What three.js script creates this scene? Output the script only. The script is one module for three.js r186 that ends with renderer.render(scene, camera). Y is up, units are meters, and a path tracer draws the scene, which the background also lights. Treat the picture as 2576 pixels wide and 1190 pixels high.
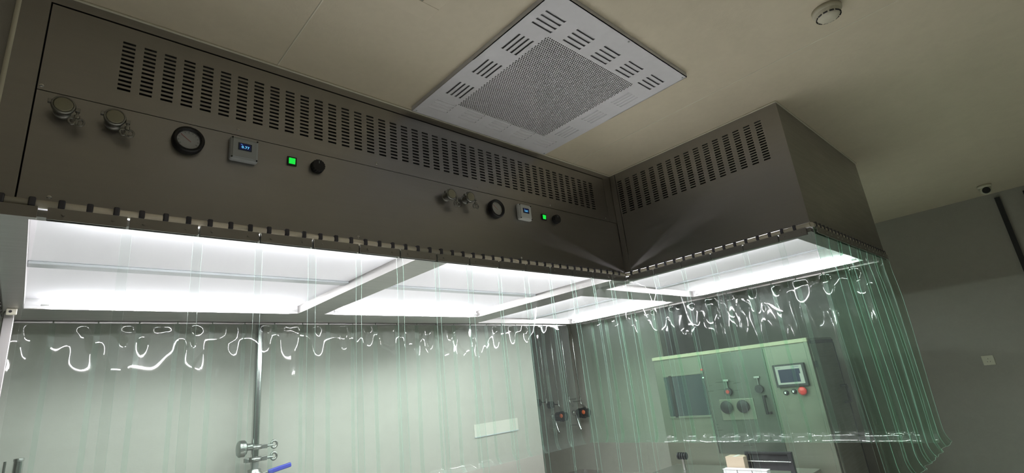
import * as THREE from 'three';
import { RoundedBoxGeometry } from 'three/addons/geometries/RoundedBoxGeometry.js';
import { mergeGeometries } from 'three/addons/utils/BufferGeometryUtils.js';
import { RectAreaLightUniformsLib } from 'three/addons/lights/RectAreaLightUniformsLib.js';

// ------------------------------------------------------------------ camera, lights, exposure
RectAreaLightUniformsLib.init();
const scene = new THREE.Scene();
scene.background = new THREE.Color(0x000000);
const camera = new THREE.PerspectiveCamera(50.05, 2576 / 1190, 0.02, 60);
camera.position.set(0, 1.45, 0);
camera.rotation.set(0.2905, -0.7721, -0.1082, 'YXZ');
const renderer = new THREE.WebGLRenderer({ antialias: true });
renderer.toneMapping = THREE.LinearToneMapping;
renderer.toneMappingExposure = 1.0;
renderer.shadowMap.enabled = true;
const LAMP = new THREE.Color(0.97, 0.95, 1.0);
const TUBE_DOWN = 250, TUBE_GLOW = 95, DIFFUSER = 1.0;       // lamps of the booth

// ------------------------------------------------------------------ helpers
let seedN = 7;
const rnd = () => { seedN = (seedN * 1664525 + 1013904223) % 4294967296; return seedN / 4294967296; };
const rr = (a, b) => a + (b - a) * rnd();
const taken = {};
const numbered = (n) => { const k = taken[n] = (taken[n] ?? -1) + 1; return k ? n + '_' + String(k).padStart(3, '0') : n; };
function metreUV(g) {                       // uv in metres across the plane each face lies in
  const p = g.attributes.position, n = g.attributes.normal, uv = new Float32Array(p.count * 2);
  for (let i = 0; i < p.count; i++) {
    const ax = Math.abs(n.getX(i)), ay = Math.abs(n.getY(i)), az = Math.abs(n.getZ(i));
    const [a, b] = ax >= ay && ax >= az ? [p.getZ(i), p.getY(i)] : ay >= az ? [p.getX(i), p.getZ(i)] : [p.getX(i), p.getY(i)];
    uv[2 * i] = a; uv[2 * i + 1] = b;
  }
  g.setAttribute('uv', new THREE.BufferAttribute(uv, 2));
  return g;
}
function mesh(name, geo, mat, parent) {
  const g = Array.isArray(geo) ? (geo.length > 1 ? mergeGeometries(geo.map((x) => x.index ? x.toNonIndexed() : x)) : geo[0]) : geo;
  const m = new THREE.Mesh(g, mat);
  m.name = parent && parent !== scene ? name : numbered(name);
  m.castShadow = m.receiveShadow = true;
  (parent ?? scene).add(m);
  return m;
}
function thing(name, label, category, pos = [0, 0, 0], group, turn = 0) {
  const o = new THREE.Group();
  o.name = numbered(name); o.position.set(...pos); o.rotation.y = turn;
  o.userData = { label, category };
  if (group) o.userData.group = group;
  scene.add(o);
  return o;
}
function structure(name, geo, mat, label, category) {
  const m = mesh(name, geo, mat, scene);
  m.userData = { kind: 'structure', label, category };
  return m;
}
// box between two corners
function bb(x0, x1, y0, y1, z0, z1, r = 0) {
  const w = x1 - x0, h = y1 - y0, d = z1 - z0;
  const g = r ? new RoundedBoxGeometry(w, h, d, 2, Math.min(r, w / 2.01, h / 2.01, d / 2.01)) : new THREE.BoxGeometry(w, h, d);
  g.translate((x0 + x1) / 2, (y0 + y1) / 2, (z0 + z1) / 2);
  return metreUV(g);
}
const cyl = (r, h, axis, x, y, z, seg = 28, r2 = r) => {
  const g = new THREE.CylinderGeometry(r2, r, h, seg);
  if (axis === 'x') g.rotateZ(-Math.PI / 2);
  if (axis === 'z') g.rotateX(Math.PI / 2);
  g.translate(x, y, z);
  return g;
};
const lathe = (pts, axis, x, y, z, seg = 36) => {
  const g = new THREE.LatheGeometry(pts.map(([a, b]) => new THREE.Vector2(a, b)), seg);
  if (axis === 'z') g.rotateX(Math.PI / 2);
  if (axis === 'x') g.rotateZ(-Math.PI / 2);
  g.translate(x, y, z);
  return g;
};
const tube = (pts, r, seg = 40, rad = 10) => new THREE.TubeGeometry(new THREE.CatmullRomCurve3(pts.map((p) => new THREE.Vector3(...p))), seg, r, rad);
function dataTex(n, fn, repeat) {
  const a = new Uint8Array(n * n * 4);
  for (let y = 0; y < n; y++) for (let x = 0; x < n; x++) {
    const v = fn(x, y), i = (y * n + x) * 4;
    a[i] = a[i + 1] = a[i + 2] = Math.max(0, Math.min(255, v * 255)); a[i + 3] = 255;
  }
  const t = new THREE.DataTexture(a, n, n);
  t.wrapS = t.wrapT = THREE.RepeatWrapping; t.magFilter = THREE.LinearFilter; t.repeat.set(...repeat); t.needsUpdate = true;
  return t;
}
// tiling value noise
function tileNoise(n, cells, sy = cells) {
  const g = []; for (let i = 0; i < cells * sy; i++) g.push(rnd());
  const s = (t) => t * t * (3 - 2 * t);
  return (x, y) => {
    const fx = x / n * cells, fy = y / n * sy, x0 = Math.floor(fx), y0 = Math.floor(fy), tx = s(fx - x0), ty = s(fy - y0);
    const at = (i, j) => g[((j % sy + sy) % sy) * cells + (i % cells + cells) % cells];
    return (at(x0, y0) * (1 - tx) + at(x0 + 1, y0) * tx) * (1 - ty) + (at(x0, y0 + 1) * (1 - tx) + at(x0 + 1, y0 + 1) * tx) * ty;
  };
}

// ------------------------------------------------------------------ materials
const N1 = tileNoise(256, 6, 128), N2 = tileNoise(256, 5), N3 = tileNoise(256, 24), N4 = tileNoise(256, 96);
const brushed = dataTex(256, (x, y) => 0.62 + 0.22 * N1(x, y) + 0.16 * N2(x, y), [1.1, 1.1]);
const mottle = dataTex(256, (x, y) => 0.9 + 0.03 * N2(x, y) + 0.035 * N3(x, y) + 0.035 * N4(x, y), [0.7, 0.7]);
const orange = dataTex(256, (x, y) => 0.5 * N3(x, y) + 0.5 * N4(x, y), [2.2, 2.2]);
const M = (o) => new THREE.MeshStandardMaterial(o);
const lin = (r, g, b) => new THREE.Color().setRGB(r, g, b);
const MAT = {
  steel: M({ color: lin(0.37, 0.36, 0.345), metalness: 1, roughness: 0.46, roughnessMap: brushed }),
  clamp: M({ color: lin(0.3, 0.3, 0.28), metalness: 1, roughness: 0.35 }),
  portCap: M({ color: lin(0.3, 0.285, 0.2), roughness: 0.45 }),
  chrome: M({ color: lin(0.62, 0.62, 0.61), metalness: 1, roughness: 0.16 }),
  satin: M({ color: lin(0.52, 0.52, 0.5), metalness: 1, roughness: 0.32 }),
  bench: M({ color: lin(0.8, 0.78, 0.75), metalness: 1, roughness: 0.22 }),  // bright smooth steel so the added benches throw more light upward
  dark: M({ color: lin(0.02, 0.02, 0.022), roughness: 0.6 }),
  hook: M({ color: lin(0.12, 0.12, 0.14), metalness: 0.9, roughness: 0.5 }),
  rubber: M({ color: lin(0.012, 0.012, 0.014), roughness: 0.5 }),
  ceiling: M({ color: lin(0.7, 0.635, 0.49), roughness: 0.55, map: mottle, bumpMap: orange, bumpScale: 0.0004 }),
  wall: M({ color: lin(0.365, 0.35, 0.31), roughness: 0.6, map: mottle, bumpMap: orange, bumpScale: 0.0004 }),
  floor: M({ color: lin(0.55, 0.53, 0.47), roughness: 0.35, map: mottle }),
  sealant: M({ color: lin(0.72, 0.69, 0.56), roughness: 0.5 }),
  vent: M({ color: lin(0.76, 0.76, 0.8), roughness: 0.45, map: mottle }),
  plastic: M({ color: lin(0.62, 0.64, 0.62), roughness: 0.45 }),
  plasticGrey: M({ color: lin(0.42, 0.45, 0.46), roughness: 0.4 }),
  paper: M({ color: lin(0.5, 0.475, 0.42), roughness: 0.6 }),
  plasticMatt: M({ color: lin(0.42, 0.42, 0.42), roughness: 0.9 }),
  capWhite: M({ color: lin(0.62, 0.6, 0.48), roughness: 0.4 }),
  black: M({ color: lin(0.008, 0.008, 0.009), roughness: 0.4 }),
  white: M({ color: lin(0.8, 0.8, 0.8), roughness: 0.4 }),
  red: M({ color: lin(0.55, 0.03, 0.03), roughness: 0.35 }),
  orange: M({ color: lin(0.6, 0.12, 0.04), roughness: 0.4 }),
  blue: M({ color: lin(0.03, 0.04, 0.32), roughness: 0.4 }),
  machine: M({ color: lin(0.22, 0.22, 0.18), metalness: 0.7, roughness: 0.5, roughnessMap: brushed }),
  machineTrim: M({ color: lin(0.42, 0.38, 0.27), roughness: 0.45 }),
  machineDark: M({ color: lin(0.13, 0.14, 0.12), metalness: 0.6, roughness: 0.4, roughnessMap: brushed }),
  recess: M({ color: lin(0.03, 0.04, 0.045), roughness: 0.25 }),
  diffuser: M({ color: lin(0.86, 0.86, 0.9), roughness: 0.9, emissive: LAMP, emissiveIntensity: 0.05 }),
  tubeLight: M({ color: lin(0.9, 0.9, 0.9), roughness: 0.4, emissive: LAMP, emissiveIntensity: TUBE_GLOW }),
  pvc: new THREE.MeshPhysicalMaterial({ color: lin(0.875, 0.945, 0.91), roughness: 0.035, specularIntensity: 0.6, transmission: 0.98, thickness: 0, ior: 1.5, side: THREE.DoubleSide }),
  pvcClear: new THREE.MeshPhysicalMaterial({ color: lin(0.945, 0.972, 0.96), roughness: 0.035, specularIntensity: 0.6, transmission: 0.985, thickness: 0, ior: 1.5, side: THREE.DoubleSide }),
  pvcGrazing: new THREE.MeshPhysicalMaterial({ color: lin(0.74, 0.91, 0.8), roughness: 0.035, specularIntensity: 0.6, transmission: 0.98, thickness: 0, ior: 1.5, side: THREE.DoubleSide }),  // greener copy of the same vinyl; light lost at grazing view put in colour
  pvcEdge: new THREE.MeshPhysicalMaterial({ color: lin(0.5, 0.85, 0.68), roughness: 0.3, transmission: 0.75, thickness: 0, ior: 1.5, side: THREE.DoubleSide }),
  pvcRod: new THREE.MeshPhysicalMaterial({ color: lin(0.6, 0.57, 0.48), roughness: 0.95, transmission: 0.2, thickness: 0, side: THREE.DoubleSide }),
  glass: new THREE.MeshPhysicalMaterial({ color: lin(0.95, 0.95, 0.95), roughness: 0.03, transmission: 1, thickness: 0, ior: 1.5 }),
};

// ------------------------------------------------------------------ main dimensions (metres)
const CEIL = 2.75, XL = -0.147, XI = 2.715, XR = 4.216, ZA = -1.794, ZC = -0.704, ZB = -3.54;
const FACE = 2.077, PLATE = 2.0186, FRAME = 2.03, SKIN = 2.078, SEAM = 2.411;
const WALLX = 6.538, BACKZ = -3.86, BACKEND = 3.86, CURTAIN_END = 0.85;

// ------------------------------------------------------------------ room
structure('floor', bb(-3.2, WALLX + 0.15, -0.1, 0, -7.2, 3.4), MAT.floor, 'grey green resin floor of the clean room', 'floor');
{
  const c = new THREE.Group(); c.name = 'ceiling'; c.userData = { kind: 'structure', label: 'beige sandwich panel ceiling with sealed joints', category: 'ceiling' }; scene.add(c);
  const js = [-3.2, -1.19, 0.57, 2.335, WALLX + 0.15];
  for (let i = 0; i + 1 < js.length; i++) {
    const a = js[i] + 0.002, b = js[i + 1] - 0.002;
    if (i !== 2) { mesh('ceiling_panel', bb(a, b, CEIL, CEIL + 0.08, -7.2, 3.4), MAT.ceiling, c); continue; }
    const q = (x0, x1, z0, z1) => [[x0, -z1], [x1, -z1], [x1, -z0], [x0, -z0]].map(([u, v]) => new THREE.Vector2(u, v));   // the air diffuser's opening is cut out
    const sh = new THREE.Shape(q(a, b, -7.2, 3.4)); sh.holes.push(new THREE.Path(q(1.19, 2.024, -1.74, -0.878)));
    const g = new THREE.ExtrudeGeometry(sh, { depth: 0.08, bevelEnabled: false }); g.rotateX(-Math.PI / 2); g.translate(0, CEIL, 0);
    mesh('ceiling_panel', metreUV(g), MAT.ceiling, c);
  }
  for (const x of js.slice(1, -1)) mesh('joint_sealant', cyl(0.0035, 10.6, 'z', x, CEIL + 0.0012, -1.9, 8), MAT.sealant, c);
}
structure('wall_right', bb(WALLX, WALLX + 0.12, 0, CEIL, -7.2, 3.4), MAT.wall, 'beige wall behind the filling machine', 'wall');
structure('wall_partition', bb(5.15, 5.25, 0, CEIL, -5.27, -3.1), MAT.wall, 'pale partition wall behind the drop pipes', 'wall');
structure('wall_far', bb(BACKEND - 0.1, 5.15, 0, CEIL, -5.27, -5.15), MAT.wall, 'beige wall of the space behind the booth', 'wall');
structure('wall_return', bb(BACKEND - 0.1, BACKEND, 0, CEIL, -5.15, BACKZ - 0.12), MAT.wall, 'beige end of the wall behind the rear curtain', 'wall');
structure('wall_front', bb(-3.2, WALLX, 0, CEIL, 3.28, 3.4), MAT.wall, 'beige wall behind the viewer', 'wall');
structure('wall_side', bb(-3.32, -3.2, 0, CEIL, -7.2, 3.4), MAT.wall, 'beige wall at the far left of the room', 'wall');
structure('wall_left', bb(-3.2, XL - 0.002, 0, CEIL, ZA - 0.12, ZA - 0.004), MAT.wall, 'beige wall beside the left end of the hood', 'wall');
structure('wall_back', bb(-3.2, BACKEND, 0, CEIL, BACKZ - 0.12, BACKZ), MAT.wall, 'pale wall close behind the rear strip curtain', 'wall');
mesh('trim_1', cyl(0.006, CEIL - 0.9, 'y', XL - 0.004, (CEIL + 0.9) / 2, ZA, 8), MAT.sealant, scene).userData = { kind: 'structure', label: 'sealant bead between hood and left wall', category: 'trim' };
{
  const t = mesh('trim_2', [bb(WALLX - 0.03, WALLX, 0, 2.7, -0.127, -0.088), bb(WALLX - 0.03, WALLX, 0, 2.7, 0.07, 0.11)], MAT.dark, scene);
  t.userData = { kind: 'structure', label: 'dark upright door frame on the right wall', category: 'trim' };
}

// ------------------------------------------------------------------ the booth's hood
const hood = thing('laminar_flow_hood', 'L-shaped stainless steel clean booth hood with slotted vents hanging from the ceiling', 'hood');
// a sheet with rectangular slots, joined from strips: u along the face, y up; place(u0,u1,y0,y1) -> geometry
function slotted(u0, u1, y0, y1, cols, rows, sw, sh, cu0, cp, ry0, rp, place) {
  const out = []; let last = u0;
  for (let c = 0; c < cols; c++) {
    const a = cu0 + c * cp - sw / 2, b = a + sw;
    out.push(place(last, a, y0, y1));
    let ly = y0;
    for (let r = 0; r < rows; r++) { const q = ry0 + r * rp - sh / 2; out.push(place(a, b, ly, q)); ly = q + sh; }
    out.push(place(a, b, ly, y1));
    last = b;
  }
  out.push(place(last, u1, y0, y1));
  return out;
}
const T = 0.002;
// face along the gauges
mesh('vent_panel', slotted(-0.08, 2.633, SEAM + 0.001, 2.708, 43, 12, 0.0335, 0.0078, 0.1135, 0.0566, 2.478, 0.0155, (a, b, c, d) => bb(a, b, c, d, ZA - T, ZA)), MAT.steel, hood);
mesh('instrument_panel', bb(-0.08, XI - 0.004, FACE, SEAM - 0.0015, ZA - T, ZA), MAT.steel, hood);
mesh('frame_strip', bb(XL, XI, 2.713, CEIL - 0.001, ZA - 0.02, ZA + 0.001), MAT.steel, hood);
mesh('frame_strip', bb(XL, -0.084, FACE - 0.03, 2.713, ZA - 0.02, ZA + 0.001), MAT.steel, hood);
mesh('frame_strip', bb(2.634, XI - 0.001, SEAM + 0.001, 2.713, ZA - 0.02, ZA + 0.0005), MAT.steel, hood);
mesh('top_panel', [bb(XL + T, XI, CEIL - 0.012, CEIL - 0.009, ZB + T, ZA - 0.021), bb(XI + T, XR - T, CEIL - 0.012, CEIL - 0.009, ZB + T, ZC - T)], MAT.plasticMatt, hood);
for (const [x, y] of [[-0.072, 2.426], [0.446, 2.434], [0.989, 2.432], [1.535, 2.43], [2.08, 2.43], [2.6, 2.43], [-0.016, 2.089], [0.9, 2.089], [1.8, 2.089]])
  mesh('screw', lathe([[0.0001, 0.003], [0.004, 0.0025], [0.006, 0]], 'z', x, y, ZA), MAT.chrome, hood);
// face along the short arm
mesh('corner_post', bb(XI - 0.028, XI - 0.001, 2.02, FACE + 0.002, ZA - 0.003, ZA + 0.0135, 0.003), MAT.steel, hood);
const BZ0 = ZA + 0.002, BZ1 = ZC;
mesh('vent_panel', slotted(-1.748, BZ1 - 0.001, FACE, CEIL - 0.003, 16, 16, 0.034, 0.0074, -1.722, 0.0606, 2.462, 0.0146, (a, b, c, d) => bb(XI, XI + T, c, d, a, b)), MAT.steel, hood);
mesh('corner_trim', bb(XI - 0.001, XI + T, FACE, CEIL - 0.003, BZ0, -1.7515), MAT.steel, hood);
mesh('end_panel', bb(XI + T, XR, FACE, CEIL - 0.003, ZC - T, ZC), MAT.steel, hood);
mesh('corner_trim', bb(XI - 0.0015, XI + 0.012, FACE, CEIL - 0.003, ZC - 0.004, ZC + 0.0015), MAT.steel, hood);
mesh('side_panel', bb(XR - T, XR, FACE, CEIL - 0.003, ZB, ZC - T), MAT.steel, hood);
mesh('side_panel', bb(XL, XL + T, FACE, CEIL - 0.003, ZB, ZA - 0.02), MAT.steel, hood);
mesh('rear_panel', bb(XL, XR, FACE, CEIL - 0.003, ZB, ZB + T), MAT.steel, hood);
// sealant against the ceiling
mesh('sealant_bead', bb(XL, XI - 0.002, CEIL - 0.008, CEIL, ZA, ZA + 0.008, 0.003), MAT.sealant, hood);
mesh('sealant_bead', bb(XI - 0.008, XI, CEIL - 0.008, CEIL, ZA + 0.004, ZC + 0.006, 0.003), MAT.sealant, hood);
mesh('sealant_bead', bb(XI, XR, CEIL - 0.008, CEIL, ZC, ZC + 0.008, 0.003), MAT.sealant, hood);
// inner end wall on the left
const side = thing('end_post', 'stainless steel post under the left end of the hood', 'post', [XL, 0, 0]);
mesh('post', bb(0.031, 0.07, 0, FRAME - 0.001, -3.3, -3.26, 0.004), MAT.steel, side);
{
  const o = thing('cable_clip', 'small cream clip with a dark hole at the left end of the lamp frame', 'clip', [-0.088, FRAME, -3.185]);
  mesh('block', bb(-0.018, 0.018, -0.028, 0, -0.008, 0.008, 0.003), MAT.capWhite, o);
  mesh('hole', cyl(0.006, 0.001, 'z', -0.004, -0.014, 0.0085, 14), MAT.black, o);
}
// frame round the lamp bays
const bays = [
  { x0: -0.05, x1: 1.18, z0: -3.18, z1: -1.83, dir: 'x', bar: -2.5 },
  { x0: 1.35, x1: 2.6, z0: -3.18, z1: -1.83, dir: 'x', bar: -2.52 },
  { x0: 2.83, x1: 4.1, z0: -3.45, z1: -2.27, dir: 'z', bar: 3.5 },
  { x0: 2.8, x1: 4.05, z0: -2.05, z1: -0.8, dir: 'z', bar: 3.5 },
];
const bar = (x0, x1, z0, z1, top = SKIN) => mesh('frame_bar', bb(x0, x1, FRAME, top, z0, z1), MAT.steel, hood);
bar(XL, XI, -1.83, ZA - 0.004, 2.05); bar(XL + 0.03, -0.05, ZB + 0.04, ZA - 0.004); bar(-0.05, 2.6, ZB + 0.04, -3.18); bar(1.18, 1.35, -3.18, ZA - 0.004); bar(2.6, 2.83, -3.45, -1.83); bar(2.6, XI, -1.83, ZA - 0.004);
bar(2.83, 4.1, -2.27, -2.05); bar(2.6, 4.1, ZB + 0.04, -3.45); bar(2.716, 2.8, -2.05, ZC - 0.004, 2.05); bar(2.8, 4.05, -0.8, ZC - 0.004, 2.05); bar(4.1, XR - 0.03, ZB + 0.04, -2.05); bar(4.05, XR - 0.03, -2.05, ZC - 0.004);
for (const b of bays) {
  const front = b.dir === 'x' ? ZA - 0.0022 : b.z1;
  const near = b.dir === 'z' && b.z1 > -1 ? XI + 0.0022 : b.x0;
  const fz = b.z1 > -1 ? ZC - 0.0022 : front;
  mesh('diffuser_screen', bb(near, b.x1, SKIN, SKIN + 0.006, b.z0, fz), MAT.diffuser, hood);
  mesh('glow_stop_block', bb(near, b.x1, SKIN + 0.0062, SKIN + 0.11, b.z0, fz), MAT.plasticMatt, hood);  // added unseen block that keeps the screen glow out of the hood
  if (b.dir === 'x') mesh('divider_bar', bb(b.x0, b.x1, SKIN - 0.012, SKIN - 0.0005, b.bar - 0.03, b.bar + 0.03, 0.003), MAT.plasticGrey, hood);
  else mesh('divider_bar', bb(b.bar - 0.03, b.bar + 0.03, SKIN - 0.012, SKIN - 0.0005, b.z0, b.z1, 0.003), MAT.plasticGrey, hood);
  // added white strips that brighten the dark gap behind the tubes
  if (b.dir === 'x') mesh('added_reflector', bb(b.x0, b.x1, FRAME + 0.003, SKIN - 0.0005, b.z0, b.z0 + 0.003), MAT.white, hood);
  else mesh('added_reflector', bb(b.x1 - 0.003, b.x1, FRAME + 0.003, SKIN - 0.0005, b.z0, b.z1), MAT.white, hood);
  // glow of the backlit screen
  const cx = (b.x0 + b.x1) / 2, cz = (b.z0 + b.z1) / 2;
  const a = new THREE.RectAreaLight(LAMP, DIFFUSER, b.x1 - b.x0 - 0.02, b.z1 - b.z0 - 0.02);
  a.position.set(cx, SKIN - 0.013, cz); a.rotation.x = -Math.PI / 2; scene.add(a);
  // two tubes along the edges
  for (const s of [0, 1]) {
    const y = 2.05;
    const L = (b.dir === 'x' ? b.x1 - b.x0 : b.z1 - b.z0) - 0.13;
    const x = b.dir === 'x' ? cx + 0.02 : s ? b.x1 - 0.022 : b.x0 + 0.03, z = b.dir === 'x' ? (s ? b.z1 - 0.03 : b.z0 + 0.022) : cz;
    const h = mesh('tube_light', cyl(0.008, L, b.dir, x, y, z, 12), MAT.tubeLight, hood);
    for (const e of [-1, 1]) mesh('lamp_cap', b.dir === 'x' ? cyl(0.0095, 0.03, 'x', x + e * (L / 2 + 0.015), y, z, 12) : cyl(0.0095, 0.03, 'z', x, y, z + e * (L / 2 + 0.015), 12), MAT.white, h);
    const q = new THREE.RectAreaLight(LAMP, TUBE_DOWN, b.dir === 'x' ? L : 0.016, b.dir === 'x' ? 0.016 : L);
    q.position.set(x, y - 0.0095, z); q.rotation.x = -Math.PI / 2; scene.add(q);
  }
}
mesh('rail_beam', bb(XL, XR - 0.03, 2.0525, FACE + 0.001, ZB + 0.002, ZB + 0.0402), MAT.steel, hood);
mesh('rail_beam', bb(XR - 0.0302, XR - 0.0025, 2.0525, FACE + 0.001, ZB + 0.002, ZC - 0.004), MAT.steel, hood);
mesh('rail_beam', bb(XL, XL + 0.0302, 2.0525, FACE + 0.001, ZB + 0.04, ZA - 0.021), MAT.steel, hood);
mesh('rail_end_plate', bb(XL, -0.034, PLATE, 2.052, ZA + 0.0005, ZA + 0.02, 0.001), MAT.steel, hood);
// rail: translucent rod held by dark hooks, thirds of a strip apart
const PITCH = 0.182;
function rail(a0, a1, first, place) {
  mesh('rail_rod', place(a0, a1, 'rod'), MAT.pvcRod, hood);
  for (let a = first; a < a1; a += PITCH / 3) {
    const c = a + PITCH / 6;
    if (c > a0 + 0.01 && c < a1 - 0.01) mesh('rail_hook', place(c - 0.0075, c + 0.0075, 'hook'), MAT.hook, hood);
  }
}
rail(XL, XI - 0.0275, 0.164 - PITCH * 2, (a, b, k) => k === 'rod' ? cyl(0.0115, b - a, 'x', (a + b) / 2, 2.0635, ZA + 0.004, 14) : bb(a, b, 2.0525, 2.079, ZA, ZA + 0.019, 0.004));
rail(ZA + 0.0137, ZC, ZA + 0.02, (a, b, k) => k === 'rod' ? cyl(0.0115, b - a, 'z', XI - 0.004, 2.0635, (a + b) / 2, 14) : bb(XI - 0.019, XI, 2.0525, 2.079, a, b, 0.004));
rail(XI, XR, XI + 0.01, (a, b, k) => k === 'rod' ? cyl(0.0115, b - a, 'x', (a + b) / 2, 2.0635, ZC + 0.004, 14) : bb(a, b, 2.0525, 2.079, ZC, ZC + 0.019, 0.004));

// ------------------------------------------------------------------ strip curtains
const ORD = 'first second third fourth fifth sixth seventh eighth ninth tenth eleventh twelfth thirteenth fourteenth fifteenth sixteenth seventeenth eighteenth nineteenth twentieth twenty-first twenty-second twenty-third twenty-fourth twenty-fifth'.split(' ');
const sm = (a, b, t) => { t = Math.min(1, Math.max(0, (t - a) / (b - a))); return t * t * (3 - 2 * t); };
function sheet(w, h, k) {
  const nx = 16, D = [];
  for (let d = 0; d < 0.3; d += 0.009) D.push(d);
  for (let d = 0.3; d < h - 0.11; d += 0.03) D.push(d);
  for (let i = 0; i <= 14; i++) D.push(h - 0.11 + 0.11 * i / 14);
  // the wave runs on from strip to strip so that lapping edges stay side by side; each strip bulges in its own middle
  const wave = (c, d) => k.dent * Math.exp(-(((d - 0.11 - 0.02 * Math.sin(c * 9 + k.s)) / 0.075) ** 2)) * (Math.cos(c * 34.5 + k.s) + 0.45 * Math.sin(c * 61 + 2 * k.s)) * sm(0.034, 0.085, d)
      + sm(0.015, 0.32, d) * (0.003 * Math.sin(c * 24 + d * 4 + k.s) + 0.006 * Math.sin(d * 3.2 + c * 2.3 + k.s));
  const at = (u, d) => {
    const s = sm(0.015, 0.32, d), low = sm(0.25, h, d), mid = sm(0.03, 0.095, (0.5 - Math.abs(u)) * w);
    let z = wave(k.c + u * w, d) + mid * (k.curl * 0.016 * s + k.dip * Math.exp(-(((d - k.d0) / 0.06) ** 2)) * Math.cos(2 * Math.PI * (u * k.f + k.p1)));
    let x = u * w * (1 - 0.015 * Math.abs(k.curl) * s) + k.sway * low;
    let y = -d;
    const a = d - (h - 0.1);
    if (k.flare && a > 0) {
      const c = k.c + u * w, R = 0.1, th = a / R;
      y = -(h - 0.1) - R * Math.sin(th); z += k.flare * R * (1 - Math.cos(th)) * (0.92 + 0.12 * Math.sin(c * 11 + k.s));
    }
    return [x, y, z];
  };
  const P = [], I = [];
  for (const d of D) for (let i = 0; i <= nx; i++) P.push(...at(i / nx - 0.5, d));
  for (let j = 0; j + 1 < D.length; j++) for (let i = 0; i < nx; i++) { const a = j * (nx + 1) + i, b = a + nx + 1; I.push(a, b, a + 1, a + 1, b, b + 1); }
  const g = new THREE.BufferGeometry(); g.setAttribute('position', new THREE.Float32BufferAttribute(P, 3)); g.setIndex(I); g.computeVertexNormals();
  const eP = [], eI = []; let n = 0;
  const band = (pts, dx) => { for (const [x, y, z] of pts) { eP.push(x + dx, y, z - 0.0009, x + dx, y, z + 0.0009); } for (let i = 0; i + 1 < pts.length; i++) { const a = n + 2 * i; eI.push(a, a + 2, a + 1, a + 1, a + 2, a + 3); } n += pts.length * 2; };
  for (const u of [-0.5, 0.5]) band(D.map((d) => at(u, d)), 0);
  const bottom = []; for (let i = 0; i <= nx; i++) bottom.push(at(i / nx - 0.5, h)); band(bottom, 0);
  const e = new THREE.BufferGeometry(); e.setAttribute('position', new THREE.Float32BufferAttribute(eP, 3)); e.setIndex(eI); e.computeVertexNormals();
  return [g, e];
}
// origin at the top of the strip, x along the curtain, z out of the curtain towards its outer side
function curtain({ from, dir, turn, count, label, group, flare = 0, dent = 0.006, end = 0, film = MAT.pvc }) {
  const s = rr(0, 6);
  for (let i = 0; i < count; i++) {
    const short = end && i === count - 1, wide = short ? end : 0.208, c = short ? (i * PITCH - 0.013) + wide / 2 : (i + 0.5) * PITCH;
    const o = thing('curtain_strip', label(ORD[i]), 'curtain strip', [from[0] + dir[0] * c, 2.0515, from[1] + dir[1] * c], group, turn);
    const k = { c: turn === Math.PI ? -c : c, s, dent, curl: rr(-1, 1), dip: dent * rr(-1.3, 1.3), d0: rr(0.07, 0.16), f: rr(0.7, 1.7), p1: rnd(), sway: rr(-0.003, 0.003), flare };
    if (Math.abs(turn - Math.PI / 2) < 0.01) k.c = -c;
    const [g, e] = sheet(wide, 2.052 - CURTAIN_END + (flare ? 0 : rr(-0.008, 0.012)), k);
    const zo = i % 2 ? 0.0034 : -0.0034;
    g.translate(0, 0, zo); e.translate(0, 0, zo);
    mesh('vinyl_sheet', g, film, o);
    mesh('sheet_edge', e, MAT.pvcEdge, o);
    const w = (wide - 0.026) / 2 - 0.0035, y1 = 0, y0 = PLATE - 2.052, plate = [bb(-w, w, y0, y1, 0.006, 0.009), bb(-w, w, y0, y1, -0.009, -0.006)];
    for (const x of [-w * 0.62, w * 0.62]) plate.push(cyl(0.004, 0.024, 'z', x, (y0 + y1) / 2, 0, 10));
    mesh('clamp_plate', plate.map((q) => q.index ? q.toNonIndexed() : q), MAT.steel, o);
  }
}
curtain({ from: [-0.018, ZA + 0.0115], dir: [1, 0], turn: 0, count: 15, end: 0.165, dent: 0.0025, film: MAT.pvcClear, label: (n) => `${n} clear vinyl strip from the left along the gauge panel side`, group: 'front curtain strips' });
curtain({ from: [XI - 0.0115, ZA + 0.03], dir: [0, 1], turn: -Math.PI / 2, count: 6, end: 0.16, dent: 0.003, film: MAT.pvcClear, label: (n) => `${n} clear vinyl strip from the inner corner under the short slotted face`, group: 'short arm curtain strips' });
curtain({ from: [XI + 0.015, ZC + 0.0115], dir: [1, 0], turn: 0, count: 8, flare: 0.6, dent: 0.005, film: MAT.pvcGrazing, label: (n) => `${n} vinyl strip, coloured greener for grazing light, from the outer corner under the plain end panel`, group: 'end curtain strips' });
curtain({ from: [XR - 0.015, ZB + 0.07], dir: [0, 1], turn: Math.PI / 2, count: 15, flare: -1, dent: 0.006, film: MAT.pvcGrazing, label: (n) => `${n} clear vinyl strip from the back of the curtain before the filling machine`, group: 'machine side curtain strips' });
curtain({ from: [XL + 0.012, ZB + 0.075], dir: [0, 1], turn: -Math.PI / 2, count: 9, end: 0.19, dent: 0.006, label: (n) => `${n} clear vinyl strip from the back at the left end of the booth`, group: 'left end curtain strips' });
curtain({ from: [XL + 0.03, ZB + 0.02], dir: [1, 0], turn: Math.PI, count: 23, flare: -1, dent: 0.006, label: (n) => `${n} clear vinyl strip from the left along the rear curtain`, group: 'rear curtain strips' });

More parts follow.
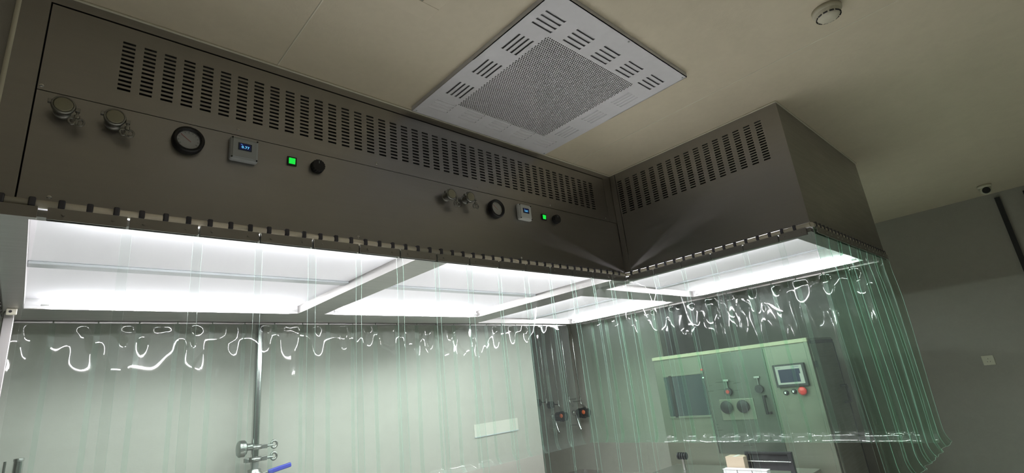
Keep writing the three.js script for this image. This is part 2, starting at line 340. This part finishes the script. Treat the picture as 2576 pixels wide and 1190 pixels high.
// ------------------------------------------------------------------ instruments on the hood
function displayTex(text, small) {
  const c = document.createElement('canvas'); c.width = 160; c.height = 96;
  const g = c.getContext('2d');
  g.fillStyle = '#020a30'; g.fillRect(0, 0, 160, 96);
  g.fillStyle = '#6fd0ff'; g.font = 'bold 58px sans-serif'; g.textAlign = 'center'; g.textBaseline = 'middle'; g.fillText(text, 84, 56);
  g.fillStyle = '#7f9cff'; g.font = 'bold 20px sans-serif'; g.fillText(small, 30, 14);
  const t = new THREE.CanvasTexture(c); t.colorSpace = THREE.SRGBColorSpace; return t;
}
const rel = (y) => y + 1.45;
function gauge(x, y, r, label) {
  const o = thing('pressure_gauge', label, 'gauge', [x, y, ZA], 'round pressure gauges');
  mesh('bezel', lathe([[r * 0.7, 0.014], [r * 0.74, 0.024], [r * 0.86, 0.029], [r, 0.022], [r, 0]], 'z', 0, 0, 0), MAT.black, o);
  const d = mesh('dial', cyl(r * 0.72, 0.004, 'z', 0, 0, 0.012, 32), MAT.plastic, o);
  const marks = [];
  for (let i = 0; i <= 10; i++) { const a = Math.PI * (1.17 - 1.34 * i / 10), q = new THREE.BoxGeometry(0.001, i % 5 ? 0.004 : 0.007, 0.0006); q.translate(0, r * 0.6, 0); q.rotateZ(a - Math.PI / 2); q.translate(0, 0, 0.0146); marks.push(q); }
  mesh('scale_marks', marks, MAT.black, d);
  const n = new THREE.BoxGeometry(0.0012, r * 0.8, 0.001); n.translate(0, r * 0.2, 0); n.rotateZ(0.9); n.translate(0, 0, 0.016);
  mesh('needle', n, MAT.red, o);
  mesh('cover_glass', cyl(r * 0.71, 0.001, 'z', 0, 0, 0.0205, 32), MAT.glass, o);
}
gauge(0.296, rel(0.894), 0.0465, 'round black-rimmed pressure gauge beside the left transmitter reading 0.77');
gauge(1.646, rel(0.88), 0.0485, 'round black-rimmed pressure gauge beside the right transmitter near the inner corner');
function transmitter(x, y, text, label, mat) {
  const o = thing('pressure_transmitter', label, 'transmitter', [x, y, ZA], 'digital pressure transmitters');
  mesh('housing', [bb(-0.046, 0.046, -0.044, 0.044, 0, 0.026, 0.009)], mat, o);
  mesh('front_plate', bb(-0.039, 0.039, -0.036, 0.034, 0.025, 0.029, 0.002), mat, o);
  for (const sx of [-1, 1]) for (const sy of [-1, 1]) mesh('screw', cyl(0.0028, 0.003, 'z', sx * 0.04, sy * 0.037, 0.0275, 10), MAT.black, o);
  mesh('display_bezel', bb(-0.022, 0.022, -0.008, 0.02, 0.028, 0.0305, 0.001), MAT.recess, o);
  const tex = displayTex(text, 'Pa');
  const g = new THREE.PlaneGeometry(0.036, 0.0215); g.translate(0, 0.006, 0.0308);
  mesh('display', g, M({ color: 0x000308, roughness: 0.3, emissive: 0xffffff, emissiveMap: tex, emissiveIntensity: 1.1 }), o);
}
transmitter(0.464, rel(0.9), '0.77', 'pressure transmitter with blue display reading 0.77', MAT.plasticGrey);
transmitter(1.843, rel(0.89), '0.81', 'white pressure transmitter with blue display near the inner corner', MAT.plastic);
const greenLamp = M({ color: lin(0.01, 0.3, 0.05), roughness: 0.3, emissive: lin(0.01, 0.8, 0.06), emissiveIntensity: 0.9 });
function rocker(x, y, label) {
  const o = thing('rocker_switch', label, 'switch', [x, y, ZA], 'green lit rocker switches');
  mesh('switch_frame', [bb(-0.017, 0.017, 0.012, 0.017, 0, 0.006), bb(-0.017, 0.017, -0.017, -0.012, 0, 0.006), bb(-0.017, -0.012, -0.012, 0.012, 0, 0.006), bb(0.012, 0.017, -0.012, 0.012, 0, 0.006)], MAT.black, o);
  const g = bb(-0.0115, 0.0115, -0.0115, 0.0115, -0.002, 0.004, 0.001); g.rotateX(0.14); g.translate(0, 0, 0.004);
  mesh('rocker_light', g, greenLamp, o);
}
rocker(0.634, rel(0.904), 'green lit rocker switch right of the transmitter reading 0.77');
rocker(2.008, rel(0.894), 'green lit rocker switch near the inner corner of the hood');
function knob(x, y, label) {
  const o = thing('control_knob', label, 'knob', [x, y, ZA], 'black speed knobs');
  mesh('skirt', cyl(0.026, 0.005, 'z', 0, 0, 0.0025, 32), MAT.black, o);
  const pts = []; for (let i = 0; i < 32; i++) { const a = i / 32 * 2 * Math.PI, q = i % 2 ? 0.0215 : 0.0232; pts.push(new THREE.Vector2(q * Math.cos(a), q * Math.sin(a))); }
  mesh('grip', (() => { const g = new THREE.ExtrudeGeometry(new THREE.Shape(pts), { depth: 0.018, bevelEnabled: true, bevelSize: 0.002, bevelThickness: 0.002, bevelSegments: 2 }); g.translate(0, 0, 0.004); return g; })(), MAT.rubber, o);
  mesh('pointer_line', bb(-0.0008, 0.0008, 0.008, 0.019, 0.0238, 0.0246), MAT.plasticGrey, o);
}
knob(0.73, rel(0.902), 'black fluted knob right of the left green switch');
knob(2.102, rel(0.893), 'black fluted knob right of the right green switch');
// capped test ports with clamp rings
function port(x, y, label, cap) {
  const o = thing('test_port', label, 'test port', [x, y, ZA], 'capped test ports'), L = 0.07;
  o.scale.setScalar(0.68);
  mesh('stub_pipe', lathe([[0.024, L - 0.01], [0.024, 0.003], [0.034, 0.003], [0.034, 0]], 'z', 0, 0, 0), MAT.clamp, o);
  mesh('clamp_ring', lathe([[0.03, L - 0.022], [0.039, L - 0.02], [0.041, L - 0.009], [0.039, L], [0.031, L + 0.001], [0.03, L - 0.022]], 'z', 0, 0, 0), MAT.clamp, o);
  mesh('end_cap', lathe([[0.0001, L + 0.004], [0.028, L + 0.004], [0.0315, L + 0.001], [0.0315, L - 0.012], [0.0001, L - 0.012]], 'z', 0, 0, 0), cap, o);
  const lug = bb(-0.006, 0.006, -0.008, 0.008, L - 0.02, L - 0.002, 0.002); lug.translate(-0.044, 0.008, 0);
  mesh('hinge', lug, MAT.clamp, o);
  const b = bb(-0.006, 0.01, -0.008, 0.008, L - 0.02, L - 0.002, 0.002); b.translate(0.046, -0.01, 0);
  mesh('clamp_lug', b, MAT.clamp, o);
  const w = mesh('wing_nut', [cyl(0.0045, 0.07, 'y', 0.048, -0.042, L - 0.011, 12), cyl(0.01, 0.016, 'y', 0.048, -0.042, L - 0.011, 14)], MAT.clamp, o);
  const wing = new THREE.TorusGeometry(0.011, 0.0042, 8, 18); wing.scale(1, 1.3, 1);
  const w1 = wing.clone(); w1.translate(0.062, -0.062, L - 0.011); const w2 = wing.clone(); w2.translate(0.034, -0.062, L - 0.011);
  mesh('wing', [w1, w2], MAT.clamp, w);
}
port(-0.0185, rel(0.906), 'capped steel test port at the far left of the gauge panel', MAT.portCap);
port(0.099, rel(0.904), 'capped steel test port between the leftmost port and the black-rimmed gauge', MAT.portCap);
port(1.343, rel(0.892), 'capped steel test port at mid panel, left of its pair', MAT.portCap);
port(1.456, rel(0.899), 'capped steel test port just left of the right gauge', MAT.portCap);

// ------------------------------------------------------------------ ceiling fittings
{
  const x0 = 1.162, x1 = 2.052, z0 = -1.766, z1 = -0.851, y = CEIL - 0.022, ty = 0.0025;
  const o = thing('ceiling_air_diffuser', 'square white ceiling air diffuser with perforated centre and louvred border', 'air diffuser', [0, 0, 0]);
  const px0 = 1.307, px1 = 1.888, pz0 = -1.607, pz1 = -1.03;
  // border plate with louvre slots: rows of rectangles
  const slots = [];
  const SL = 0.104, SWD = 0.0118, SP = 0.0255;
  for (let g = 0; g < 5; g++) for (let k = 0; k < 4; k++) {
    const cx = 1.256 + g * 0.1715;
    slots.push({ cx, cz: -0.934 - 0.003 - k * 0.0235, lx: SL, lz: SWD, out: [0, 1] });
    slots.push({ cx, cz: -1.69 + 0.003 + k * 0.0235 - 0.002, lx: SL, lz: SWD, out: [0, -1] });
  }
  for (let g = 0; g < 3; g++) for (let k = 0; k < 4; k++) {
    const cz = -1.135 - g * 0.1865;
    slots.push({ cx: 1.212 + k * 0.0235, cz, lx: SWD, lz: SL, out: [-1, 0] });
    slots.push({ cx: 1.995 - k * 0.0235, cz, lx: SWD, lz: SL, out: [1, 0] });
  }
  const sh = new THREE.Shape([[x0, -z0], [x1, -z0], [x1, -z1], [x0, -z1]].map(([a, b]) => new THREE.Vector2(a, b)));
  const rect = (a, b, c, d) => new THREE.Path([[a, c], [b, c], [b, d], [a, d]].map(([p, q]) => new THREE.Vector2(p, q)));
  sh.holes.push(rect(px0, px1, -pz1, -pz0));
  for (const s of slots) sh.holes.push(rect(s.cx - s.lx / 2, s.cx + s.lx / 2, -s.cz - s.lz / 2, -s.cz + s.lz / 2));
  const pg = new THREE.ExtrudeGeometry(sh, { depth: ty, bevelEnabled: false }); pg.rotateX(-Math.PI / 2); pg.translate(0, y, 0);
  mesh('border_plate', metreUV(pg), MAT.vent, o);
  mesh('rim', [bb(x0, x0 + 0.003, y, CEIL, z0, z1), bb(x1 - 0.003, x1, y, CEIL, z0, z1), bb(x0, x1, y, CEIL, z0, z0 + 0.003), bb(x0, x1, y, CEIL, z1 - 0.003, z1)], MAT.vent, o);
  const H = CEIL + 0.6, ix0 = 1.192, ix1 = 2.022, iz0 = -1.738, iz1 = -0.88;   // filter housing above the ceiling
  mesh('housing', [bb(ix0, ix1, H, H + 0.003, iz0, iz1), bb(ix0, ix0 + 0.003, CEIL, H, iz0, iz1), bb(ix1 - 0.003, ix1, CEIL, H, iz0, iz1), bb(ix0, ix1, CEIL, H, iz0, iz0 + 0.003), bb(ix0, ix1, CEIL, H, iz1 - 0.003, iz1)], MAT.plasticMatt, o);
  // louvre blades: each rises inwards from the outer edge of its slot
  for (const s of slots) {
    const along = s.lx > s.lz ? s.lx : s.lz;
    const g = new THREE.BoxGeometry(along, 0.0008, 0.0155); g.translate(0, 0, -0.00775); g.rotateX(0.6); g.translate(0, 0.0012, SWD / 2 - 0.0003);
    g.rotateY(Math.atan2(s.out[0], s.out[1])); g.translate(s.cx, y, s.cz);
    mesh('louvre', g, MAT.vent, o);
  }
  // perforated centre: cells with six-sided holes, staggered
  const P = [], I = [], pitch = 0.0107, rowp = pitch * 0.866, r = 0.0039, cols = Math.round((px1 - px0) / pitch), rows = Math.round((pz1 - pz0) / rowp);
  const hx = (px1 - px0) / cols, hz = (pz1 - pz0) / rows;
  for (let j = 0; j < rows; j++) for (let i = 0; i < cols + (j % 2 ? 1 : 0); i++) {
    const cx = px0 + (i + (j % 2 ? 0 : 0.5)) * hx, cz = pz0 + (j + 0.5) * hz, n = P.length / 3;
    const xa = Math.max(px0, cx - hx / 2), xb = Math.min(px1, cx + hx / 2);
    const full = cx > px0 + r && cx < px1 - r;
    const outer = [[xb, cz - hz / 2], [xb, cz + hz / 2], [(xa + xb) / 2, cz + hz / 2], [xa, cz + hz / 2], [xa, cz - hz / 2], [(xa + xb) / 2, cz - hz / 2]];
    for (const [a, b] of outer) P.push(a, y, b);
    if (!full) { I.push(n, n + 1, n + 3, n, n + 3, n + 4); continue; }
    const ang = [-0.62, 0.62, 1.571, 2.52, 3.76, 4.712];
    for (const a of ang) P.push(cx + r * Math.cos(a), y, cz + r * Math.sin(a));
    for (let q = 0; q < 6; q++) { const a = n + q, b = n + (q + 1) % 6, c = n + 6 + q, d = n + 6 + (q + 1) % 6; I.push(a, b, c, b, d, c); }
  }
  const g = new THREE.BufferGeometry(); g.setAttribute('position', new THREE.Float32BufferAttribute(P, 3)); g.setIndex(I); g.computeVertexNormals();
  const down = g.toNonIndexed(); const nn = down.attributes.normal; for (let i = 0; i < nn.count; i++) nn.setXYZ(i, 0, -1, 0);
  mesh('perforated_sheet', metreUV(down), MAT.vent, o);
  for (const [x, z] of [[1.178, -1.752], [2.037, -1.752], [2.037, -0.867], [1.178, -0.867], [1.607, -0.862]]) mesh('screw', cyl(0.004, 0.003, 'y', x, y - 0.001, z, 12), MAT.plasticGrey, o);
}
{
  const o = thing('smoke_detector', 'round cream smoke detector on the ceiling at the top right', 'smoke detector', [2.14, CEIL, -0.29]);
  mesh('base', lathe([[0.0001, 0], [0.052, 0], [0.052, -0.014], [0.046, -0.02]].reverse(), 'y', 0, 0, 0), MAT.capWhite, o);
  mesh('dome', lathe([[0.046, -0.018], [0.044, -0.03], [0.034, -0.042], [0.018, -0.047], [0.0001, -0.048]].reverse(), 'y', 0, 0, 0), MAT.capWhite, o);
  for (let i = 0; i < 12; i++) { const a = i / 12 * 2 * Math.PI, q = bb(-0.0075, 0.0075, -0.0035, 0.0035, -0.002, 0.002); q.rotateX(-0.5); q.translate(0, -0.0345, 0.041); q.rotateY(a); mesh('vent_slot', q, MAT.black, o); }
}
{
  const o = thing('ceiling_light_panel', 'switched-off flat square light panel at the top edge of the ceiling', 'light panel', [0.6, CEIL, -0.9]);
  mesh('frame', [bb(-0.3, 0.305, -0.008, 0, -0.342, -0.27, 0.002), bb(0.235, 0.305, -0.008, 0, -0.27, 0.25, 0.002), bb(-0.3, -0.23, -0.008, 0, -0.27, 0.25, 0.002), bb(-0.23, 0.235, -0.008, 0, 0.18, 0.25, 0.002)], MAT.ceiling, o);
  mesh('lens', bb(-0.23, 0.235, -0.004, 0, -0.27, 0.18), MAT.white, o);
}
{
  const o = thing('security_camera', 'small white dome security camera under the ceiling by the right wall', 'camera', [6.08, CEIL, -0.15]);
  mesh('base', lathe([[0.0001, 0], [0.05, 0], [0.05, -0.02], [0.042, -0.03]].reverse(), 'y', 0, 0, 0), MAT.capWhite, o);
  const b = new THREE.SphereGeometry(0.042, 28, 18); b.translate(0, -0.045, 0); mesh('dome', b, MAT.capWhite, o);
  const e = mesh('lens', (() => { const g = cyl(0.028, 0.02, 'z', 0, 0, 0.036, 24); g.rotateY(-1.45); g.rotateZ(0.12); g.translate(0, -0.052, 0); return g; })(), MAT.black, o);
  e.userData.label = 'black camera lens';
}
{
  const o = thing('wall_socket', 'pale square power socket on the right wall', 'socket', [WALLX, 1.245, -0.58]);
  mesh('face_plate', bb(-0.009, 0, -0.043, 0.043, -0.043, 0.043, 0.003), MAT.capWhite, o);
  for (const [y, z] of [[0.014, 0], [-0.012, -0.01], [-0.012, 0.01]]) mesh('pin_slot', bb(-0.0096, -0.0085, y - 0.004, y + 0.004, z - 0.0015, z + 0.0015), MAT.black, o);
}
{
  const o = thing('wall_notice', 'small white notice plate low on the pale back wall', 'notice', [3.29, 1.12, BACKZ]);
  mesh('plate', bb(-0.27, 0.27, -0.05, 0.055, 0, 0.004), MAT.paper, o);
  mesh('lower_rail', bb(-0.27, 0.27, -0.058, -0.05, 0, 0.008), MAT.plasticGrey, o);
}

// ------------------------------------------------------------------ pipework
{
  const px = 1.135, pz = -3.74;
  const o = thing('sanitary_pipe', 'tall stainless steel pipe with clamps and blue lever valve by back wall', 'pipe', [px, 0, pz]);
  mesh('pipe', [cyl(0.0255, 1.55, 'y', 0, 1.975, 0, 28), cyl(0.0255, 1.06, 'y', 0, 0.53, 0, 28)], MAT.chrome, o);
  mesh('spool', cyl(0.0255, 0.15, 'y', 0, 1.13, 0, 28), MAT.satin, o);
  const clamp = (y, sx) => {
    const c = mesh('pipe_clamp', lathe([[0.0256, -0.015], [0.042, -0.013], [0.046, 0], [0.042, 0.013], [0.0256, 0.015]], 'y', 0, y, 0), MAT.clamp, o);
    mesh('clamp_bolt', [cyl(0.009, 0.08, 'x', sx * 0.065, y, 0.014, 12), bb(sx * 0.05 - 0.018, sx * 0.05 + 0.018, y - 0.014, y + 0.014, -0.004, 0.028, 0.003), bb(-sx * 0.052 - 0.012, -sx * 0.052 + 0.012, y - 0.013, y + 0.013, -0.01, 0.022, 0.003)], MAT.clamp, c);
    const t = new THREE.TorusGeometry(0.018, 0.007, 8, 20); t.scale(1, 1.2, 1); t.translate(sx * 0.112, y + 0.004, 0.014); mesh('wing', t, MAT.clamp, c);
  };
  clamp(1.262, 1); clamp(1.19, 1);
  const n = mesh('side_branch', [cyl(0.02, 0.06, 'x', -0.055, 1.27, 0.02, 16)], MAT.clamp, o);
  mesh('hand_wheel', lathe([[0.0001, -0.02], [0.04, -0.02], [0.05, -0.012], [0.05, 0.018], [0.04, 0.028], [0.0001, 0.028]], 'x', -0.09, 1.265, 0.02, 24), MAT.clamp, n);
  mesh('valve_body', [lathe([[0.0256, -0.05], [0.038, -0.045], [0.038, -0.03], [0.05, -0.02], [0.05, 0.02], [0.038, 0.03], [0.038, 0.045], [0.0256, 0.05]], 'y', 0, 1.085, 0, 10), cyl(0.014, 0.05, 'z', 0, 1.095, 0.055, 14)], MAT.clamp, o);
  const lv = mesh('lever', (() => { const g = bb(0, 0.07, -0.006, 0.006, 0.072, 0.077, 0.002); g.rotateZ(0.16); g.translate(0, 1.097, 0); return g; })(), MAT.satin, o);
  const grip = bb(0.06, 0.205, -0.0145, 0.0145, 0.066, 0.084, 0.008); grip.rotateZ(0.16); grip.translate(0, 1.097, 0);
  mesh('blue_grip', grip, MAT.blue, lv).userData.label = 'blue lever grip';
}
{
  const X = 5.0, G = 'hanging hose lines';
  const zs = [[-4.83, 1.27], [-4.62, 1.23], [-4.43, 1.27], [-4.25, 1.24]];
  const which = ['leftmost', 'second from left', 'third from left', 'rightmost'];
  zs.forEach(([z, y], i) => {
    const o = thing('drop_pipe', `${which[i]} of the four thin drop pipes behind the rear curtain`, 'pipe', [X, 0, z], 'drop pipes');
    mesh('pipe', cyl(0.009, CEIL - y, 'y', 0, (CEIL + y) / 2, 0, 14), MAT.chrome, o);
    mesh('elbow', tube([[0, y + 0.01, 0], [0, y - 0.05, 0.004], [0, y - 0.1, 0.03 + 0.01 * i]], 0.011, 20, 10), MAT.satin, o);
    if (i < 2) mesh('knob', [cyl(0.045, 0.06, 'z', 0, y - 0.03, -0.16 + (i ? 0.02 : 0), 18), cyl(0.006, 0.13, 'z', 0, y - 0.03, -0.07, 10)], MAT.rubber, o);
    else mesh('cross_bar', cyl(0.007, 0.14, 'z', 0, y - 0.02, 0.05 - (i - 2) * 0.1, 10), MAT.satin, o);
  });
  const pump = (z, y, label) => {
    const o = thing('valve_unit', label, 'valve', [X - 0.03, y, z], 'valve units');
    o.scale.setScalar(1.25);
    mesh('body', [cyl(0.045, 0.07, 'z', 0, 0, 0, 8), cyl(0.05, 0.02, 'z', 0, 0, 0.03, 24)], MAT.rubber, o);
    mesh('cap', cyl(0.04, 0.05, 'z', 0, 0, 0.06, 22), MAT.black, o);
    mesh('indicator', (() => { const g = new THREE.SphereGeometry(0.02, 16, 10); g.scale(0.5, 1, 1); g.translate(-0.042, 0.01, 0.06); return g; })(), MAT.orange, o);
    mesh('inlet', [cyl(0.022, 0.08, 'z', 0, 0.005, -0.07, 14), cyl(0.028, 0.018, 'z', 0, 0.005, -0.09, 14)], MAT.satin, o);
    mesh('outlet', tube([[0, 0.0, -0.07], [0, -0.06, -0.06], [0, -0.12, -0.045], [0, -0.15, -0.03]], 0.013, 24, 10), MAT.chrome, o);
    mesh('lever', bb(-0.005, 0.005, -0.115, -0.1, -0.17, -0.06, 0.003), MAT.satin, o);
  };
  pump(-4.6, 1.055, 'black valve with orange indicator below the left drop pipes');
  pump(-4.235, 1.085, 'black valve with orange indicator below the rightmost drop pipe');
}
{
  const o = thing('spray_nozzle_pipe', 'short polished steel pipe at the bottom left corner', 'pipe', [0.02, 0, -3.75]);
  mesh('pipe', cyl(0.02, 1.37, 'y', 0, 0.685, 0, 24), MAT.chrome, o);
  mesh('thin_rod', cyl(0.006, 1.365, 'y', -0.05, 0.6825, 0, 12), MAT.chrome, o);
  mesh('rim', lathe([[0.0001, 0.004], [0.019, 0.003], [0.021, 0], [0.02, -0.012]].reverse(), 'y', 0, 1.37, 0), MAT.satin, o);
}

// ------------------------------------------------------------------ filling machine behind the curtain
{
  const X = 4.68, Z0 = -2.95, Z1 = -1.476, D = 0.66, TOP = 1.602;
  const o = thing('filling_machine', 'large steel filling machine with touch screen behind the right curtain', 'machine', [X, 0, 0]);
  mesh('cabinet', [bb(0.004, D, 0.08, TOP - 0.002, Z0, Z1, 0.006)], MAT.machine, o);
  mesh('top_trim', bb(-0.012, 0.02, TOP - 0.032, TOP, Z0, Z1 + 0.004, 0.004), MAT.machineTrim, o);
  mesh('corner_post', bb(-0.006, 0.02, 0.08, TOP - 0.03, Z1 - 0.03, Z1 + 0.002, 0.004), MAT.machine, o);
  for (const z of [Z0 + 0.06, Z1 - 0.06]) for (const x of [0.08, D - 0.08]) mesh('foot', lathe([[0.04, 0], [0.04, 0.015], [0.014, 0.025], [0.014, 0.085]], 'y', x, 0, z, 20), MAT.satin, o);
  const win = mesh('window', bb(-0.006, 0.008, 1.03, 1.4, -2.86, -2.44, 0.004), MAT.recess, o);
  mesh('window_stile', bb(-0.014, -0.004, 1.02, 1.41, -2.8, -2.77, 0.002), MAT.black, win);
  mesh('window_frame', [bb(-0.01, 0.002, 1.4, 1.42, -2.87, -2.43, 0.003), bb(-0.01, 0.002, 1.01, 1.03, -2.87, -2.43, 0.003)], MAT.machine, win);
  mesh('red_lamp', cyl(0.008, 0.012, 'x', -0.004, 1.437, -2.441, 14), M({ color: lin(0.5, 0.02, 0.02), roughness: 0.3, emissive: lin(1, 0.05, 0.05), emissiveIntensity: 0.8 }), o);
  mesh('white_lamp', cyl(0.006, 0.012, 'x', -0.004, 1.364, -2.441, 14), M({ color: lin(0.8, 0.8, 0.8), roughness: 0.3, emissive: lin(1, 1, 0.95), emissiveIntensity: 0.8 }), o);
  // regulator gauges
  for (const [y, z, m] of [[1.223, -2.222, 0], [1.228, -1.942, 1]]) {
    const g = mesh('regulator', cyl(0.034, 0.03, 'x', -0.015, y, z, 24), MAT.dark, o);
    mesh('regulator_bolt', [cyl(0.007, 0.06, 'y', -0.015, y + 0.06, z, 12), bb(-0.025, -0.005, y + 0.09, y + 0.105, z - 0.025, z + 0.025, 0.003)], MAT.satin, g);
    mesh('regulator_face', cyl(m ? 0.012 : 0.016, 0.003, 'x', -0.031, y, z, 20), m ? MAT.dark : MAT.red, g);
  }
  mesh('front_door', bb(-0.002, 0.006, 0.7, 1.56, -2.425, -1.845, 0.002), MAT.machineDark, o);
  const sub = mesh('sub_panel', bb(-0.008, 0.006, 0.98, 1.158, -2.33, -2.02, 0.003), MAT.machine, o);
  for (const z of [-2.266, -2.115]) mesh('dial_knob', lathe([[0.052, 0], [0.055, -0.02], [0.05, -0.03], [0.0001, -0.032]].reverse(), 'x', -0.008, 1.092, z, 28).rotateX(0), MAT.black, sub);
  const hd = mesh('door_handle', [bb(-0.05, -0.036, 1.02, 1.175, -1.922, -1.9, 0.004), bb(-0.04, 0.006, 1.155, 1.175, -1.922, -1.9, 0.003), bb(-0.04, 0.006, 1.02, 1.04, -1.922, -1.885, 0.003)], MAT.black, o);
  mesh('door_gap', [bb(0.0005, 0.0045, 0.7, 1.56, -2.012, -2.008), bb(0.0005, 0.0045, 0.7, 1.56, -2.434, -2.43)], MAT.dark, o);
  // touch screen
  const hmi = mesh('touch_screen', bb(-0.03, 0.006, 1.226, 1.41, -1.79, -1.537, 0.006), MAT.dark, o);
  const c = document.createElement('canvas'); c.width = 256; c.height = 180; const g = c.getContext('2d');
  g.fillStyle = '#c9d2c6'; g.fillRect(0, 0, 256, 180);
  g.fillStyle = '#36425a'; g.fillRect(26, 34, 206, 128);
  g.fillStyle = '#c9d2c6'; g.fillRect(220, 84, 12, 78);
  g.fillStyle = '#8fb095'; g.fillRect(14, 12, 40, 6); g.fillStyle = '#8a96a6'; g.fillRect(170, 12, 60, 6);
  const tex = new THREE.CanvasTexture(c); tex.colorSpace = THREE.SRGBColorSpace;
  const pl = new THREE.PlaneGeometry(0.212, 0.148); pl.rotateY(-Math.PI / 2); pl.translate(-0.0306, 1.322, -1.664);
  mesh('screen_display', pl, M({ color: 0x0a0a0a, roughness: 0.25, emissive: 0xffffff, emissiveMap: tex, emissiveIntensity: 0.8 }), hmi);
  for (const [y, z] of [[1.181, -1.735], [1.187, -1.671]]) { const k = mesh('selector_switch', lathe([[0.02, 0], [0.02, -0.012], [0.015, -0.02], [0.0001, -0.02]].reverse(), 'x', 0.004, y, z, 22), MAT.black, o); mesh('selector_mark', bb(-0.02, -0.014, y - 0.007, y + 0.009, z - 0.008, z + 0.004, 0.002), MAT.white, k); }
  mesh('emergency_stop', lathe([[0.014, 0], [0.014, -0.015], [0.032, -0.018], [0.033, -0.032], [0.022, -0.04], [0.0001, -0.042]].reverse(), 'x', 0.004, 1.188, -1.599, 26), MAT.red, o);
  // side door with handle
  const sd = mesh('side_door', bb(0.04, D - 0.02, 0.15, TOP - 0.05, Z1 - 0.002, Z1 + 0.008, 0.004), MAT.machine, o);
  mesh('side_handle', [bb(0.5, 0.6, 1.175, 1.19, Z1 + 0.006, Z1 + 0.04, 0.004), bb(0.5, 0.6, 1.035, 1.05, Z1 + 0.006, Z1 + 0.04, 0.004), bb(0.585, 0.6, 1.035, 1.19, Z1 + 0.03, Z1 + 0.045, 0.004)], MAT.rubber, sd);
  mesh('hinge', bb(0.025, 0.07, 1.36, 1.41, Z1 + 0.004, Z1 + 0.018, 0.004), MAT.black, o);
  mesh('side_trim', [bb(0.04, D - 0.01, TOP - 0.05, TOP - 0.02, Z1 - 0.002, Z1 + 0.01, 0.003), bb(D - 0.03, D - 0.005, 0.15, TOP - 0.05, Z1 - 0.002, Z1 + 0.01, 0.003)], MAT.dark, o);
}
// added steel benches, unseen, that bounce lamp light up to the ceiling
for (const [x0, x1, z0, z1, label] of [[0.1, 2.55, -3.3, -2.12, 'long added steel bench, unseen, bouncing light upward under the two left lamp bays'], [2.75, 3.75, -3.3, -2.2, 'short added steel bench, unseen, bouncing light upward under the corner lamp bay']]) {
  const o = thing('bounce_bench', label, 'bench', [x0, 0, z0]);
  const w = x1 - x0, d = z1 - z0;
  mesh('bench_top', bb(0, w, 0.66, 0.7, 0, d, 0.005), MAT.bench, o);
  for (const x of [0.04, w - 0.04]) for (const z of [0.04, d - 0.04]) mesh('leg', bb(x - 0.02, x + 0.02, 0, 0.661, z - 0.02, z + 0.02, 0.004), MAT.satin, o);
  mesh('lower_shelf', bb(0.03, w - 0.03, 0.2, 0.22, 0.03, d - 0.03, 0.004), MAT.satin, o);
}
{
  // conveyor table before the machine
  const o = thing('work_table', 'steel work table standing before the filling machine', 'table', [4.4, 0, 0]);
  mesh('table_top', bb(-0.21, 0.22, 0.585, 0.61, -2.85, -1.6, 0.005), MAT.satin, o);
  for (const z of [-2.8, -1.65]) for (const x of [-0.11, 0.19]) mesh('leg', bb(x - 0.02, x + 0.02, 0, 0.586, z - 0.02, z + 0.02, 0.004), MAT.satin, o);
  const f = thing('black_frame', 'black angled frame on the work table before the machine', 'frame', [4.36, 0.61, -1.85]);
  mesh('upright', bb(-0.015, 0.015, 0, 0.16, 0.13, 0.165, 0.004), MAT.rubber, f);
  mesh('upright', bb(-0.015, 0.015, 0, 0.16, -0.2, -0.17, 0.004), MAT.rubber, f);
  mesh('cross_rail', bb(-0.012, 0.012, 0.14, 0.16, -0.19, 0.16, 0.004), MAT.rubber, f);
  mesh('guide_rod', cyl(0.004, 0.34, 'z', -0.016, 0.09, -0.02, 10), MAT.chrome, f);
  mesh('backing_plate', bb(0.016, 0.022, 0.02, 0.14, -0.17, 0.13, 0.002), MAT.dark, f);
  const b = thing('cardboard_box', 'pinkish beige carton on the work table by the black frame', 'box', [4.33, 0.61, -2.11]);
  mesh('body', bb(-0.05, 0.05, 0, 0.13, -0.075, 0.075, 0.003), M({ color: lin(0.5, 0.4, 0.3), roughness: 0.7 }), b);
  mesh('tape', bb(-0.051, 0.051, 0.1301, 0.1306, -0.012, 0.012), MAT.plastic, b);
  const k = thing('cable_clamp_unit', 'small black ribbed clamp on the left of the work table', 'clamp', [4.36, 0.61, -2.62]);
  mesh('stand', bb(-0.01, 0.01, 0, 0.1, -0.01, 0.01, 0.003), MAT.satin, k);
  for (let i = 0; i < 4; i++) mesh('rib', cyl(0.03, 0.012, 'z', 0, 0.115, -0.035 + i * 0.022, 18), MAT.rubber, k);
  for (let i = 0; i < 3; i++) {
    const w = thing('white_tray', ['left', 'middle', 'right'][i] + ' of three white trays in a row on the work table', 'tray', [4.235, 0.61, -2.13 + i * 0.118], 'white trays');
    mesh('tray_body', [bb(-0.03, 0.03, 0, 0.045, -0.056, 0.056, 0.004)], MAT.white, w);
    mesh('tray_rim', bb(-0.034, 0.034, 0.045, 0.05, -0.058, 0.058, 0.002), MAT.white, w);
  }
}
scene.traverse((o) => { if (o.isLight) o.castShadow = true; });
renderer.render(scene, camera);
